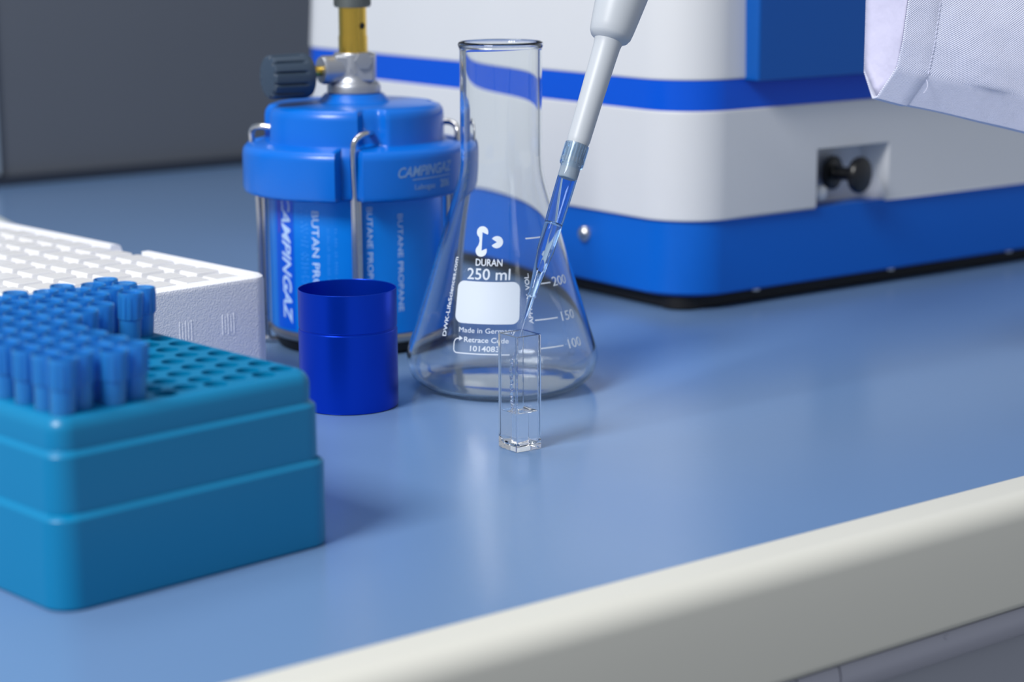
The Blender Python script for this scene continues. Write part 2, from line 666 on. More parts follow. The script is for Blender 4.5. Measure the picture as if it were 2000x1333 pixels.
# knobs in the port: black pull knob (two discs and neck), small pale knob
kn = bmesh.new()
b = bmesh.new()
lathe(b, [(0, 0), (8.4, 0), (9.2, 1), (9.2, 3.2), (8.2, 4), (4.2, 4.2), (3.6, 6), (3.6, 14), (5, 15), (9.2, 16.5), (10, 18), (10, 20), (9, 21.4), (5, 22), (0, 22)], 40)
merge(kn, b, Matrix.Translation((116.5, 12, 64.5)) @ Matrix.Rotation(D2R(90), 4, 'X') @ Matrix.Rotation(D2R(14), 4, 'Y'))
link_mesh('pull_knob', kn, M['black'], mc)
kn = bmesh.new()
b = bmesh.new()
lathe(b, [(0, 0), (3.2, 0), (3.2, 7), (4, 8), (4, 10.5), (3, 11.5), (0, 12)], 28)
merge(kn, b, Matrix.Translation((103.5, 14.5, 55)) @ Matrix.Rotation(D2R(90), 4, 'X'))
tag(link_mesh('small_knob', kn, M['white'], mc), label='pale grey knob')

# ================================================================== ERLENMEYER FLASK
FX, FY = -4.28, 888.2
fl = thing('conical_flask', FX, FY, 0, 'clear glass conical flask with white printed scale, behind the small cuvette', 'flask')
OUT = [(0, 0.9), (12, 0.7), (26, 0.25), (31, 0.08), (34, 0.5), (37.6, 2.6), (40.4, 6), (41.8, 10), (42.1, 13), (41.7, 16.5), (40.6, 20), (38.2, 27), (35.0, 37.5), (31.9, 47.5), (28.8, 58),
       (25.7, 68), (22.6, 78.5), (20.5, 85.5), (19.0, 91), (18.1, 96), (17.75, 101), (17.7, 106), (17.7, 146), (17.9, 147.5), (18.3, 148.6), (18.3, 149.3), (17.9, 149.9)]
T = 1.6


def smooth_prof(P, n=3):
    pts = smooth_path([(a, b, 0) for a, b in P], n)
    return [(max(p.x, 0), p.y) for p in pts]


OUTS = smooth_prof(OUT, 3)


def offset_prof(P, t):
    o = []
    for i, (r, z) in enumerate(P):
        a = P[max(i - 1, 0)]
        b = P[min(i + 1, len(P) - 1)]
        dx, dz = b[0] - a[0], b[1] - a[1]
        L = math.hypot(dx, dz) or 1
        o.append((max(r - dz / L * t, 0), z + dx / L * t))
    return o


inner = offset_prof(OUTS, T)
inner[0] = (0, OUTS[0][1] + T)
inner = [p for p in inner if p[1] < 147.5]
prof = OUTS + [(17.2, 150.1), (16.5, 149.6), (16.1, 148.5)] + inner[::-1]
bmx = bmesh.new()
lathe(bmx, prof, 128)
link_mesh('body', bmx, M['glass'], fl, weighted=False)


def r_at(z):
    for (r0, z0), (r1, z1) in zip(OUTS[8:-1], OUTS[9:]):
        if z0 <= z <= z1:
            return r0 + (r1 - r0) * (z - z0) / max(z1 - z0, 1e-6)
    return 30


def cone_map(zc, th0, rot=0.0, slope=0.955):
    """returns fn(x,y,h): x mm right, y mm up the wall, centred at azimuth th0 (deg, 0=front), height zc"""
    cr, sr = math.cos(rot), math.sin(rot)
    rc = r_at(zc)

    def fn(x, y, h):
        X = x * cr - y * sr
        Y = x * sr + y * cr
        z = zc + Y * slope
        r = r_at(z) + h
        th = D2R(th0) + X / max(r, 0.5 * rc)
        return (r * math.sin(th), -r * math.cos(th), z)
    return fn


def flask_part(name, b, zc, th0, rot=0.0, label=None):
    o = link_mesh(name, solidify_map(b, cone_map(zc, th0, rot), 0.14), M['enamel'], fl, smooth=False)
    if label:
        o['label'] = label
    return o


def emblem():
    e1 = disc_sector(-3.45, 3.9, 2.55, -22, 270, 26)
    e2 = disc_sector(-3.65, -4.1, 2.5, 90, 385, 26, apex=(-3.45, -4.0))
    e3 = poly([(-5.9, 3.4), (-3.45, 3.9), (-3.45, -4.0), (-6.05, -3.6), (-4.9, -1.4), (-4.55, 0.2), (-4.9, 1.8)])
    e4 = disc_sector(3.0, -0.2, 2.6, -147, 147, 26)
    return join2(e1, e2, e3, e4)


AZC = -10.8
flask_part('emblem', emblem(), 67.6, AZC)
flask_part('brand_lettering', fit_width(text_verts('DURAN', 2.9, bold=0.012), 11.6), 59.0, AZC)
flask_part('volume_lettering', fit_width(text_verts('250 ml', 4.7, bold=0.008), 18.8), 54.2, AZC)
# writing patch (rounded rectangle, gridded so that it wraps round the cone)
W2, H2, RR = 14.0, 9.0, 3.2


def patch(u, v):
    y = (v - 0.5) * 2 * H2
    k = W2 - 0.5 * (v - 0.5)
    ay = abs(y)
    if ay > H2 - RR:
        k -= RR - math.sqrt(max(RR * RR - (ay - (H2 - RR)) ** 2, 0))
    return ((u - 0.5) * 2 * k, y)


pb = bmesh.new()
NY, NX = 40, 32
vsn = [0.5 - 0.5 * math.cos(math.pi * j / NY) for j in range(NY + 1)]
g = [[pb.verts.new(patch(i / NX, vsn[j]) + (0,)) for i in range(NX + 1)] for j in range(NY + 1)]
for j in range(NY):
    for i in range(NX):
        pb.faces.new((g[j][i], g[j][i + 1], g[j + 1][i + 1], g[j + 1][i]))
flask_part('writing_patch', pb, 42.5, AZC)
flask_part('origin_lettering', fit_width(text_verts('Made in Germany', 2.1), 24.6), 31.2, -10.2)
flask_part('code_lettering', join2(fit_width(text_verts('Retrace Code', 2.1, bold=0.01), 19.6)), 27.4, -10.0)
flask_part('number_lettering', fit_width(text_verts('1014083', 2.2, bold=0.01), 12.6), 23.9, AZC)
path = [(-10.9, 3.2), (-12.0, 3.1)] + [(-11.9 + 2.1 * math.cos(D2R(a)), 1.0 + 2.1 * math.sin(D2R(a))) for a in range(95, 181, 12)] + \
       [(-14.0, -1.2)] + [(-12.4 + 1.6 * math.cos(D2R(a)), -1.4 + 1.6 * math.sin(D2R(a))) for a in range(185, 271, 12)] + [(-10 + k * 1.5, -3.0) for k in range(15)]
fr = join2(stroke(path, 0.42), poly([(-11.6, 2.2), (-9.9, 3.2), (-11.6, 4.2)]))
flask_part('code_frame', fr, 24.6, AZC)
flask_part('web_lettering', fit_width(text_verts('DWK-LifeSciences.com', 1.95, bold=0.012), 34.2), 44.0, -41.2, rot=D2R(92.2))
flask_part('scale_lettering', fit_width(text_verts('APPROX. VOL.', 1.9, bold=0.01), 21.5), 44.0, 20.3, rot=D2R(90))
for zc, a0, a1, tx in ((68.5, 23.4, 40.5, None), (49.6, 26.0, 41.4, '200'), (35.0, 23.2, 41.6, '150'), (23.4, 23.0, 41.5, '100')):
    rr_ = r_at(zc)
    hw = D2R(a1 - a0) / 2 * rr_
    flask_part('graduation_mark', stroke([(-hw + 2 * hw * k / 12, 0) for k in range(13)], 0.55), zc, (a0 + a1) / 2)
    if tx:
        flask_part('graduation_number', fit_width(text_verts(tx, 4.0), 8.6 if tx != '200' else 9.4), zc + 0.2, 52.3)

# ================================================================== CUVETTE, LIQUID, STREAM
CR = D2R(35.245)
ce1 = Vector((math.cos(CR), math.sin(CR)))
ce2 = Vector((-math.sin(CR), math.cos(CR)))
cc = Vector((1.466, 768.543)) + (ce1 + ce2) * 6.0
cv = thing('cuvette', cc.x, cc.y, CR, 'small clear square cuvette half filled with liquid, standing in front of the flask', 'cuvette')
bmx = bmesh.new()
lo, ri, wa = 6.0, 0.35, 1.05
loops = [[(p[0], p[1], z) for p in rrect(-lo + i, -lo + i, lo - i, lo - i, ri, 3)] for i, z in ((0.25, 0.08), (0, 0.4), (0, 45.2), (0.12, 45.42))]
ii = lo - wa
loops += [[(p[0], p[1], z) for p in rrect(-ii - k, -ii - k, ii + k, ii + k, r, 3)] for k, z, r in ((0.12, 45.42, 0.3), (0, 45.2, 0.3), (0, 3.4, 0.3), (-0.5, 2.2, 0.9), (-1.6, 1.7, 1.2))]
loft(bmx, loops)
link_mesh('body', bmx, M['quartz'], cv, smooth=False)
lq = thing('cuvette_liquid', cc.x, cc.y, CR, 'clear liquid pooled in the bottom of the small cuvette', 'liquid')
bmx = bmesh.new()
q = ii - 0.02
loops = [[(p[0], p[1], z) for p in rrect(-q - k, -q - k, q + k, q + k, r, 3)] for k, z, r in ((-1.6, 1.74, 1.2), (-0.5, 2.24, 0.9), (0, 3.42, 0.3), (0, 15.3, 0.3))]
loft(bmx, loops, True, False)
top = [v for v in bmx.verts if abs(v.co.z - 15.3) < 1e-4]
n1 = len(top)
base_ring = top
NR = 8
prev = base_ring
mx0 = Vector((-1.3, -2.2))
for k in range(1, NR + 1):
    f = 1 - k / NR
    if k < NR:
        cur = []
        for v in base_ring:
            x, y = v.co.x * f, v.co.y * f
            d = (Vector((x, y)) - mx0).length
            dm = max(abs(x), abs(y)) / q
            z = 15.3 - 0.75 * (1 - dm ** 6) + 1.3 * math.exp(-(d / 1.4) ** 2) + 0.15 * math.sin(x * 1.9 + y)
            cur.append(bmx.verts.new((x, y, z)))
        for i in range(n1):
            j = (i + 1) % n1
            bmx.faces.new((prev[i], prev[j], cur[j], cur[i]))
        prev = cur
    else:
        c = bmx.verts.new((0, 0, 14.7))
        for i in range(n1):
            j = (i + 1) % n1
            bmx.faces.new((prev[i], prev[j], c))
bmesh.ops.recalc_face_normals(bmx, faces=bmx.faces)
link_mesh('liquid_body', bmx, M['water'], lq)
# falling stream
ctrl = [(4.75, 777.0, 50.0), (3.4, 776.0, 46.0), (2.4, 775.1, 42.5), (1.7, 774.3, 39.9), (1.0, 773.6, 37.6), (0.35, 773.3, 35.5), (0.15, 773.3, 30), (0.2, 773.4, 25), (0.35, 773.4, 20), (0.55, 773.5, 16.5), (0.7, 773.6, 14.6)]
P = smooth_path(ctrl, 14)
rad, pts = [], []
for i, p in enumerate(P):
    t = i / (len(P) - 1)
    if t < 0.40:
        r = 0.19 + 0.06 * t
    else:
        w_ = min(1, (t - 0.40) / 0.1)
        r = 0.28 + w_ * (0.30 + 0.13 * math.sin(i * 0.9) + 0.08 * math.sin(i * 2.3))
        p = p + Vector((0.14 * math.sin(i * 0.7), 0, 0)) * w_
    pts.append(p)
    rad.append(max(r, 0.12))
bmx = bmesh.new()
tube(bmx, pts, rad, 14)
tag(link_mesh('liquid_stream', bmx, M['water'], loc=(0, 0, BZ)), 'thin twisting stream of clear liquid falling from the pipette tip into the cuvette', 'liquid')

# ================================================================== PIPETTE
P0 = Vector((4.76, 777.0, 50.14))
PAX = Vector((0.29, 0.315, 0.904)).normalized()
pp = bpy.data.objects.new('pipette', None)
COL.objects.link(pp)
pp.location = (P0.x * MM, P0.y * MM, BZ + P0.z * MM)
pp.rotation_mode = 'QUATERNION'
pp.rotation_quaternion = PAX.to_track_quat('Z', 'Y')
tag(pp, 'pale grey pipette with a clear blue tip held tilted above the cuvette', 'pipette')
bmx = bmesh.new()
outp = [(0.42, 0.0), (0.62, 1.2), (1.05, 6), (1.25, 9.6), (1.75, 10.0), (1.75, 10.8), (1.5, 11.2), (3.1, 27.4), (3.35, 28.4), (3.6, 41.3), (3.68, 41.6), (3.95, 63.6), (4.55, 63.7), (4.72, 72.3)]
inn = [(4.25, 72.3), (4.05, 64), (3.45, 62), (3.1, 41.2), (2.95, 40.8), (2.75, 28.6), (2.5, 27.6), (0.9, 10.5), (0.6, 6), (0.22, 0.0)]
lathe(bmx, outp + inn, 56, closed=True)
# ribs on the collar
for k in range(24):
    a = 2 * math.pi * k / 24
    b = bmesh.new()
    box(b, 4.5, -0.12, 64.2, 4.85, 0.12, 71.8)
    merge(bmx, b, Matrix.Rotation(a, 4, 'Z'))
o = link_mesh('tip', bmx, M['tipglass'], pp, weighted=False)
tag(o, label='clear blue disposable tip')
bmx = bmesh.new()
lathe(bmx, [(0, 0.6), (0.26, 0.8), (0.63, 6), (0.94, 10.5), (2.54, 27.6), (2.79, 28.6), (2.97, 40.0), (2.2, 39.4), (0, 39.2)], 40)
tag(link_mesh('tip_liquid', bmx, M['water'], o, weighted=False), label='clear liquid inside the tip')
bmx = bmesh.new()
lathe(bmx, [(0, 61.0), (0.9, 61.0), (0.9, 58.6), (1.4, 58.2), (3.25, 58.2), (3.4, 58.6), (3.5, 62), (4.1, 65), (4.15, 71.8), (4.3, 73.0), (4.55, 74.5), (4.75, 90), (5.15, 108), (5.35, 113.5), (5.7, 115.5), (7.4, 116.6), (8.3, 118.2), (8.75, 121), (9.3, 126), (10.3, 136), (11.2, 150), (12.5, 170), (14.5, 200), (15, 225), (14, 245), (9, 252), (0, 253)], 72)
link_mesh('barrel', bmx, M['pip'], pp)

# ================================================================== BLUE ANODISED CYLINDER
cp = thing('metal_cylinder', -69.03, 850.73, 0, 'short dark blue anodised open metal cylinder standing before the burner can', 'metal cylinder')
bmx = bmesh.new()
lathe(bmx, [(0, 0), (19.8, 0), (20.6, 0.3), (20.8, 1.0), (20.8, 32.9), (20.55, 33.4), (20.3, 33.5), (20.3, 34.0), (19.4, 34.0), (19.4, 2.5), (0, 2.5)], 96)
link_mesh('lower_body', bmx, M['anod'], cp)
bmx = bmesh.new()
lathe(bmx, [(20.25, 34.05), (20.5, 34.1), (20.7, 34.5), (20.72, 50.0), (20.6, 50.3), (20.35, 50.35), (20.2, 50.1), (19.8, 38), (19.6, 34.05)], 96, closed=True)
link_mesh('upper_sleeve', bmx, M['anod'], cp)

# ================================================================== GAS BURNER
gb = thing('gas_burner', -74.6, 985, 0, 'blue camping gas laboratory burner with brass tube and dark grey valve knob', 'gas burner')


def lathe_var(bm, prof, rfun, n=180):
    """profile (r, z, w): radius reduced by rfun(az)*w"""
    rings = []
    for r, z, w_ in prof:
        rings.append([bm.verts.new(((r - rfun(2 * math.pi * i / n) * w_) * math.sin(2 * math.pi * i / n), -(r - rfun(2 * math.pi * i / n) * w_) * math.cos(2 * math.pi * i / n), z)) for i in range(n)])
    for A, B in zip(rings[:-1], rings[1:]):
        for i in range(n):
            j = (i + 1) % n
            bm.faces.new((A[i], A[j], B[j], B[i]))
    bm.faces.new(rings[0][::-1])
    bm.faces.new(rings[-1])
    bmesh.ops.recalc_face_normals(bm, faces=bm.faces)


def notch(a0, a1, edge):
    def f(t):
        d = math.degrees(t) % 90
        if d > 45:
            d -= 90
        if d < a0 - edge or d > a1 + edge:
            return 0.0
        if a0 <= d <= a1:
            return 1.0
        k = (d - (a0 - edge)) / edge if d < a0 else ((a1 + edge) - d) / edge
        return k * k * (3 - 2 * k)
    return f


bmx = bmesh.new()
lathe(bmx, [(0, 0), (36, 0), (38.5, 0.5), (40, 2.5), (40.2, 5.5), (0, 5.5)], 96)
link_mesh('foot_ring', bmx, M['rubber'], gb)
bmx = bmesh.new()
lathe(bmx, [(0, 5.0), (40.0, 5.2), (41.6, 6.2), (42.5, 7.6), (42.6, 9.0), (42.2, 10.0), (41.2, 10.2), (0, 10.2)], 96)
link_mesh('can_rim', bmx, M['rim'], gb)
bmx = bmesh.new()
lathe(bmx, [(0, 9.5), (41.0, 9.5), (42.0, 10.6), (42.0, 74), (41, 77), (0, 77)], 128)
can = link_mesh('gas_can', bmx, M['can'], gb)
bmx = bmesh.new()
lathe_var(bmx, [(46, 74.5, .6), (51.5, 74.4, 1), (53.0, 75.2, 1), (53.6, 77, 1), (53.6, 93.0, 1), (53.2, 95.0, 1), (52.2, 96.6, 1), (50.2, 97.6, .8), (44.5, 98.6, .1), (40, 99, 0)], lambda t: 7.5 * notch(-4.2, 5.4, 1.4)(t))
link_mesh('guard_ring', bmx, M['bplastic'], gb)
bmx = bmesh.new()
lathe_var(bmx, [(44.0, 96, 0), (43.2, 98.0, .4), (42.7, 100, 1), (42.5, 110.4, 1), (42.0, 112.9, 1), (40.6, 114.8, .9), (38.2, 115.6, .6), (30, 116.0, 0), (18, 116.6, 0)], lambda t: 4.2 * notch(10, 21, 4)(t))
link_mesh('cap_tier', bmx, M['bplastic'], gb)
bmx = bmesh.new()
lathe(bmx, [(18.5, 116.2), (16.6, 117.2), (14.8, 119.2), (13.8, 120.2), (0, 120.2)], 64)
link_mesh('neck_ring', bmx, M['bplastic'], gb)


def pol(r, azd, z):
    return (r * math.sin(D2R(azd)), -r * math.cos(D2R(azd)), z)


for k in range(4):
    a = 90 * k
    bmx = bmesh.new()
    path = smooth_path([pol(40, a + 4.3, 1.4), pol(45.2, a + 4.3, 2.0), pol(46.3, a + 4.3, 5), pol(46.3, a + 4.3, 40), pol(46.6, a + 4.0, 68), pol(47.4, a + 3.5, 82), pol(48.6, a + 3.2, 92), pol(49.0, a + 3.2, 98.5), pol(49.0, a + 4.2, 102.3), pol(47.6, a + 7.5, 104.6), pol(44.5, a + 11.5, 105.4), pol(38.5, a + 15.5, 104.6)], 6)
    tube(bmx, path, 1.45, 14)
    link_mesh('hook_wire', bmx, M['steel'], gb)
    for da in (6.0, 2.6):
        bmx = bmesh.new()
        tube(bmx, [pol(43.9, a + da, 78), pol(43.9, a + da, 30), pol(43.9, a + da, 4.2), pol(43.0, a + da, 1.6), pol(38, a + da, 1.2)], 1.15, 14)
        link_mesh('side_wire', bmx, M['steel'], gb)


def cyl_map(R, azc, zc, rot=0.0):
    cr, sr = math.cos(rot), math.sin(rot)

    def fn(x, y, h):
        X = x * cr - y * sr
        Y = x * sr + y * cr
        t = D2R(azc) + X / R
        return ((R + h) * math.sin(t), -(R + h) * math.cos(t), zc + Y)
    return fn


def wrap(name, b, R, azc, zc, rot, material, parent, label=None):
    o = link_mesh(name, solidify_map(b, cyl_map(R, azc, zc, rot), 0.1), material, parent, smooth=False)
    if label:
        o['label'] = label
    return o


# printed band and lettering on the can
g = bmesh.new()
NB = 12
vv = [[g.verts.new((-7.2 + 14.4 * i / NB, -31.0 + 63 * j, 0)) for i in range(NB + 1)] for j in range(2)]
for i in range(NB):
    g.faces.new((vv[0][i], vv[0][i + 1], vv[1][i + 1], vv[1][i]))
wrap('printed_band', g, 42.03, -50, 42.5, 0, M['canband'], can)
wrap('brand_lettering', fit_width(text_verts('CAMPINGAZ', 6.2, slant=0.35, bold=0.02), 61), 42.16, -47.5, 44.8, D2R(-90), M['canprint'], can)
wrap('red_underline', stroke([(-28 + 2 * i, 0) for i in range(14)], 0.5), 42.16, -55, 55, D2R(-90), M['redprint'], can)
wrap('gas_lettering', fit_width(text_verts('BUTAN PROPAN', 3.6, bold=0.01), 50), 42.05, -22.8, 44, D2R(-90), M['canprint'], can)
wrap('small_lettering', fit_width(text_verts('BUTANE PROPANE MIX', 2.6, bold=0.0), 54), 42.05, 12.5, 44, D2R(-90), M['canprint'], can)
wrap('small_lettering', fit_width(text_verts('BUTANE PROPANE', 2.6, bold=0.0), 46), 42.05, 33, 44, D2R(-90), M['canprint'], can)
for azd, z0, L_ in ((-33, 44, 52), (-31, 40, 44), (-29, 44, 50), (-14, 46, 30), (-9, 42, 38)):
    wrap('fine_print', fit_width(text_verts('l i . l l i . i l . l l i i . l i l . i l l i . l', 1.2), L_), 42.04, azd, z0, D2R(-90), M['canfaint'], can)
# lettering on the guard ring
ring = [o for o in gb.children if o.name.startswith('guard_ring')][0]
wrap('brand_lettering', fit_width(text_verts('CAMPINGAZ', 4.6, slant=0.35, bold=0.015), 33), 53.62, 43, 88.2, D2R(2), M['ringprint'], ring)
wrap('underline', stroke([(-11 + 1.5 * i, 0.02 * (i - 8) * 2) for i in range(17)], 0.5), 53.62, 45, 84.4, 0, M['ringprint'], ring)
wrap('model_lettering', fit_width(text_verts('Labogaz', 2.5), 12), 53.62, 41, 80.7, 0, M['ringprint'], ring)
wrap('model_number', fit_width(text_verts('206', 3.4, bold=0.03), 6.5), 53.62, 54.5, 81.2, 0, M['ringprint'], ring)
# valve
bmx = bmesh.new()
lathe(bmx, [(0, 120.0), (12.0, 120.0), (12.7, 120.8), (12.7, 123.8), (11.9, 124.9), (10.4, 126.4), (9.6, 129), (9.5, 138.4), (8.9, 139.3), (0, 139.3)], 48)
b = bmesh.new()
box(b, -8.0, -9.3, 126, 10.3, 8.6, 138.6, 1.2, 3)
merge(bmx, b)
KA = Vector((-0.875, -0.484, 0.0)).normalized()


def along(prof, org, ax, n=40):
    b = bmesh.new()
    lathe(b, prof, n)
    return b, Matrix.Translation(Vector(org)) @ ax.to_track_quat('Z', 'Y').to_matrix().to_4x4()


b, m_ = along([(0, 0), (6.6, 0), (6.8, 15.6), (6.2, 17.0), (0, 17.0)], (0, 0, 131.6), KA)
merge(bmx, b, m_)
b, m_ = along([(0, 0), (4.2, 0), (4.2, 9.6), (0, 9.9)], (3.5, -2, 136.0), Vector((0.25, -0.97, 0.0)), 6)
merge(bmx, b, m_)
link_mesh('valve_body', bmx, M['cast'], gb)
bmx = bmesh.new()
wrap('cast_lettering', fit_width(text_verts('GAZ', 3.6, bold=0.02), 9.5), 9.62, -4, 131, 0, M['cast'], gb)
bmx = bmesh.new()
b, m_ = along([(0, 14), (2.4, 14), (2.4, 26), (0, 26)], (0, 0, 131.2), KA, 24)
merge(bmx, b, m_)
link_mesh('valve_stem', bmx, M['brass'], gb)
bmx = bmesh.new()
NK = 96
kp = [(0, 22.5), (7.6, 22.5), (9.6, 23.4), (10.4, 25.2), (10.5, 27.5), (10.5, 29.2), (10.3, 41.5), (10.0, 43.2), (8.6, 44.2), (0, 44.4)]
b, m_ = along(kp, (0, 0, 129.4), KA, NK)
for v in b.verts:
    r = math.hypot(v.co.x, v.co.y)
    a = math.degrees(math.atan2(v.co.y, v.co.x)) % 30
    if r > 9 and v.co.z > 29 and 9 < a < 16:
        v.co.x *= 0.90
        v.co.y *= 0.90
merge(bmx, b, m_)
link_mesh('valve_knob', bmx, M['knob'], gb)
bmx = bmesh.new()
lathe(bmx, [(0, 138.8), (6.6, 138.8), (6.9, 139.6), (6.9, 147), (6.6, 147.5), (6.6, 165), (6.45, 165.5), (6.45, 215), (0, 215)], 48)
tb = link_mesh('burner_tube', bmx, M['brass'], gb)
bmx = bmesh.new()
b, m_ = along([(0, 0), (1.5, 0), (1.5, 1.2), (0, 1.2)], (0, 0, 0), Vector((0.72, -0.69, 0)), 20)
merge(bmx, b, Matrix.Translation((0.72 * 5.7, -0.69 * 5.7, 152)) @ m_)
link_mesh('air_hole', bmx, M['black'], tb)
bmx = bmesh.new()
lathe(bmx, [(6.4, 160.6), (8.2, 160.6), (8.6, 161.2), (8.6, 176), (8.2, 176.6), (6.4, 176.6)], 72)
for k in range(36):
    b = bmesh.new()
    box(b, 8.4, -0.25, 161.6, 8.85, 0.25, 175.6)
    merge(bmx, b, Matrix.Rotation(2 * math.pi * k / 36, 4, 'Z'))
link_mesh('air_collar', bmx, M['collar'], gb)

# ================================================================== TIP RACK
RT = D2R(43.7)
re_ = Vector((math.cos(RT), math.sin(RT), 0))
ra_ = Vector((-math.sin(RT), math.cos(RT), 0))
RO = re_ * 305 + ra_ * 513.5                     # front left corner
RW, RD, RH = 105.5, 128, 58.5
rk = thing('tip_rack', RO.x, RO.y, RT, 'teal plastic rack box with stepped sides holding blue pipette tips', 'tip rack')
bmx = bmesh.new()
rbox(bmx, 0, 0, RW, RD, [(1.2, 0, 9), (0.4, 0.5, 9), (0.2, 1.6, 9), (0.3, 27.6, 8.6), (0.6, 28.2, 8.4), (2.3, 29.8, 8)], 8)
link_mesh('base_tray', bmx, M['teal'], rk)
bmx = bmesh.new()
rbox(bmx, 0, 0, RW, RD, [(2.2, 29.2, 8), (2.2, 29.8, 8), (2.0, 30.4, 8), (2.2, 46.6, 7.6), (2.5, 47.2, 7.2), (4.0, 48.8, 7)], 8)
link_mesh('middle_tier', bmx, M['teal'], rk)
bmx = bmesh.new()
rbox(bmx, 0, 0, RW, RD, [(3.9, 48.2, 7), (3.9, 48.8, 7), (3.7, 49.4, 7), (3.8, RH - 4.4, 6.6), (4.05, RH - 2.9, 6.4), (4.7, RH - 1.5, 6.0), (5.7, RH - 0.45, 5.2), (6.9, RH, 4.4)], 8, cap1=False)
link_mesh('top_tier', bmx, M['teal'], rk)
# deck with holes
PA, PE, E9, A0, A1_ = 11.385, 9.48, 314.5 - 305, 527.4 - 513.5, 521.7 - 513.5


def seat(c, k):
    """column c (0 = right-hand end), place k (0 = front)"""
    return (E9 + PE * (9 - c), (A0 if c % 2 == 0 else A1_) + PA * k)


cu = bpy.data.curves.new('deck', 'CURVE')
cu.dimensions = '2D'
cu.fill_mode = 'BOTH'
cu.extrude = 3.0 * MM


def cpoly(pts):
    sp = cu.splines.new('POLY')
    sp.points.add(len(pts) - 1)
    for p, (x, y) in zip(sp.points, pts):
        p.co = (x * MM, y * MM, 0, 1)
    sp.use_cyclic_u = True


ins = 6.75
cpoly(rrect(ins, ins, RW - ins, RD - ins, 4.4, 8))
# the outermost holes sit in the rounded margin, so keep their rims inside the plate
for c in range(10):
    for k in range(10):
        x, y = seat(c, k)
        y = max(y, ins + 4.2)
        x = min(max(x, ins + 4.2), RW - ins - 4.2)
        cpoly([(x + 4.0 * math.cos(2 * math.pi * i / 24), y + 4.0 * math.sin(2 * math.pi * i / 24)) for i in range(24)])
co = bpy.data.objects.new('deck', cu)
COL.objects.link(co)
bpy.context.view_layer.update()
me = bpy.data.meshes.new_from_object(co.evaluated_get(bpy.context.evaluated_depsgraph_get()))
bpy.data.objects.remove(co)
me.materials.clear()
me.materials.append(M['teal'])
me.transform(Matrix.Translation((0, 0, (RH - 3.0) * MM)))
dk = bpy.data.objects.new('deck', me)
COL.objects.link(dk)
dk.parent = rk

# tips standing in the rack
tipg = 'blue pipette tips standing in the teal rack'


def make_tip():
    t = thing('pipette_tip', 0, 0, 0, 'x', 'pipette tip', tipg)
    bm_ = bmesh.new()
    lathe(bm_, [(4.15, 7.6), (4.3, 7.7), (4.45, 16.6), (4.3, 17.0), (4.05, 16.8), (3.75, 7.6)], 28, closed=True)
    for k in range(14):
        b_ = bmesh.new()
        box(b_, 4.3, -0.16, 8.2, 4.62, 0.16, 15.6)
        merge(bm_, b_, Matrix.Rotation(2 * math.pi * k / 14, 4, 'Z'))
    link_mesh('collar', bm_, M['tip'], t)
    bm_ = bmesh.new()
    lathe(bm_, [(3.95, 7.8), (3.72, -3), (2.6, -36), (2.1, -36), (3.3, -3), (3.5, 7.8)], 28, closed=True)
    link_mesh('shaft', bm_, M['tip'], t)
    return t


tip0 = make_tip()
first = True
rnd = random.Random(3)
for c in range(10):
    k0 = [7, 7, 7, 6, 5, 5, 0, 0, 0, 0][c]
    for k in range(k0, 10):
        x, y = seat(c, k)
        y = max(y, ins + 4.2)
        x = min(max(x, ins + 4.2), RW - ins - 4.2)
        if first:
            t = tip0
            first = False
        else:
            t = tip0.copy()
            COL.objects.link(t)
            for ch in tip0.children:
                d = ch.copy()
                COL.objects.link(d)
                d.parent = t
        p = RO + re_ * x + ra_ * y
        t.location = (p.x * MM, p.y * MM, BZ + (RH) * MM)
        t.rotation_euler = (D2R(rnd.uniform(-1.6, 1.6)), D2R(rnd.uniform(0.2, 3.2)), 0)
        t['label'] = 'blue tip in the rack, %s column from its right, %s hole from its front' % (ORD[c], ORD[k])
        t['category'] = 'pipette tip'
        t['group'] = tipg

# ================================================================== FOAM TRAY WITH CUVETTES
FW, FD, FH = 200, 270, 50.5
FO = re_ * (535.2 - FW) + ra_ * 711.2
ft = thing('foam_tray', FO.x, FO.y, RT, 'white polystyrene foam tray full of clear cuvettes behind the teal rack', 'foam tray')
bmx = bmesh.new()
rbox(bmx, 0, 0, FW, FD, [(1.5, 0, 7), (0.6, 0.4, 8), (0, 1.4, 8.5), (0, 47.8, 8.5), (0.5, 49.6, 8), (1.6, 50.4, 7), (2.6, 50.6, 6)], 8)
fo = link_mesh('foam_block', bmx, M['foam'], ft)
bmx = bmesh.new()
box(bmx, 6, 6, 4.2, FW - 6, FD - 6, 60)
box(bmx, FW - 10, 91, 45.4, FW + 10, 117, 60, 2.5, 3)
ct = link_mesh('cutter', bmx, M['foam'], ft, smooth=False)
md = fo.modifiers.new('cut', 'BOOLEAN')
md.object = ct
md.operation = 'DIFFERENCE'
md.solver = 'EXACT'
md.use_self = True
bpy.context.view_layer.update()
newm = bpy.data.meshes.new_from_object(fo.evaluated_get(bpy.context.evaluated_depsgraph_get()))
fo.modifiers.clear()
fo.data = newm
bpy.data.objects.remove(ct)
cu = bpy.data.curves.new('pocket_grid', 'CURVE')
cu.dimensions = '2D'
cu.fill_mode = 'BOTH'
cu.extrude = 2.5 * MM
cpoly(rrect(5.9, 5.9, FW - 5.9, FD - 5.9, 0.5, 2))
for i in range(11):
    for j in range(15):
        x = FW - 15.5 - 17.0 * i
        y = 15.0 + 17.0 * j
        cpoly(rrect(x - 6.8, y - 6.8, x + 6.8, y + 6.8, 0.6, 2))
co = bpy.data.objects.new('pocket_grid', cu)
COL.objects.link(co)
bpy.context.view_layer.update()
me = bpy.data.meshes.new_from_object(co.evaluated_get(bpy.context.evaluated_depsgraph_get()))
bpy.data.objects.remove(co)
me.materials.clear()
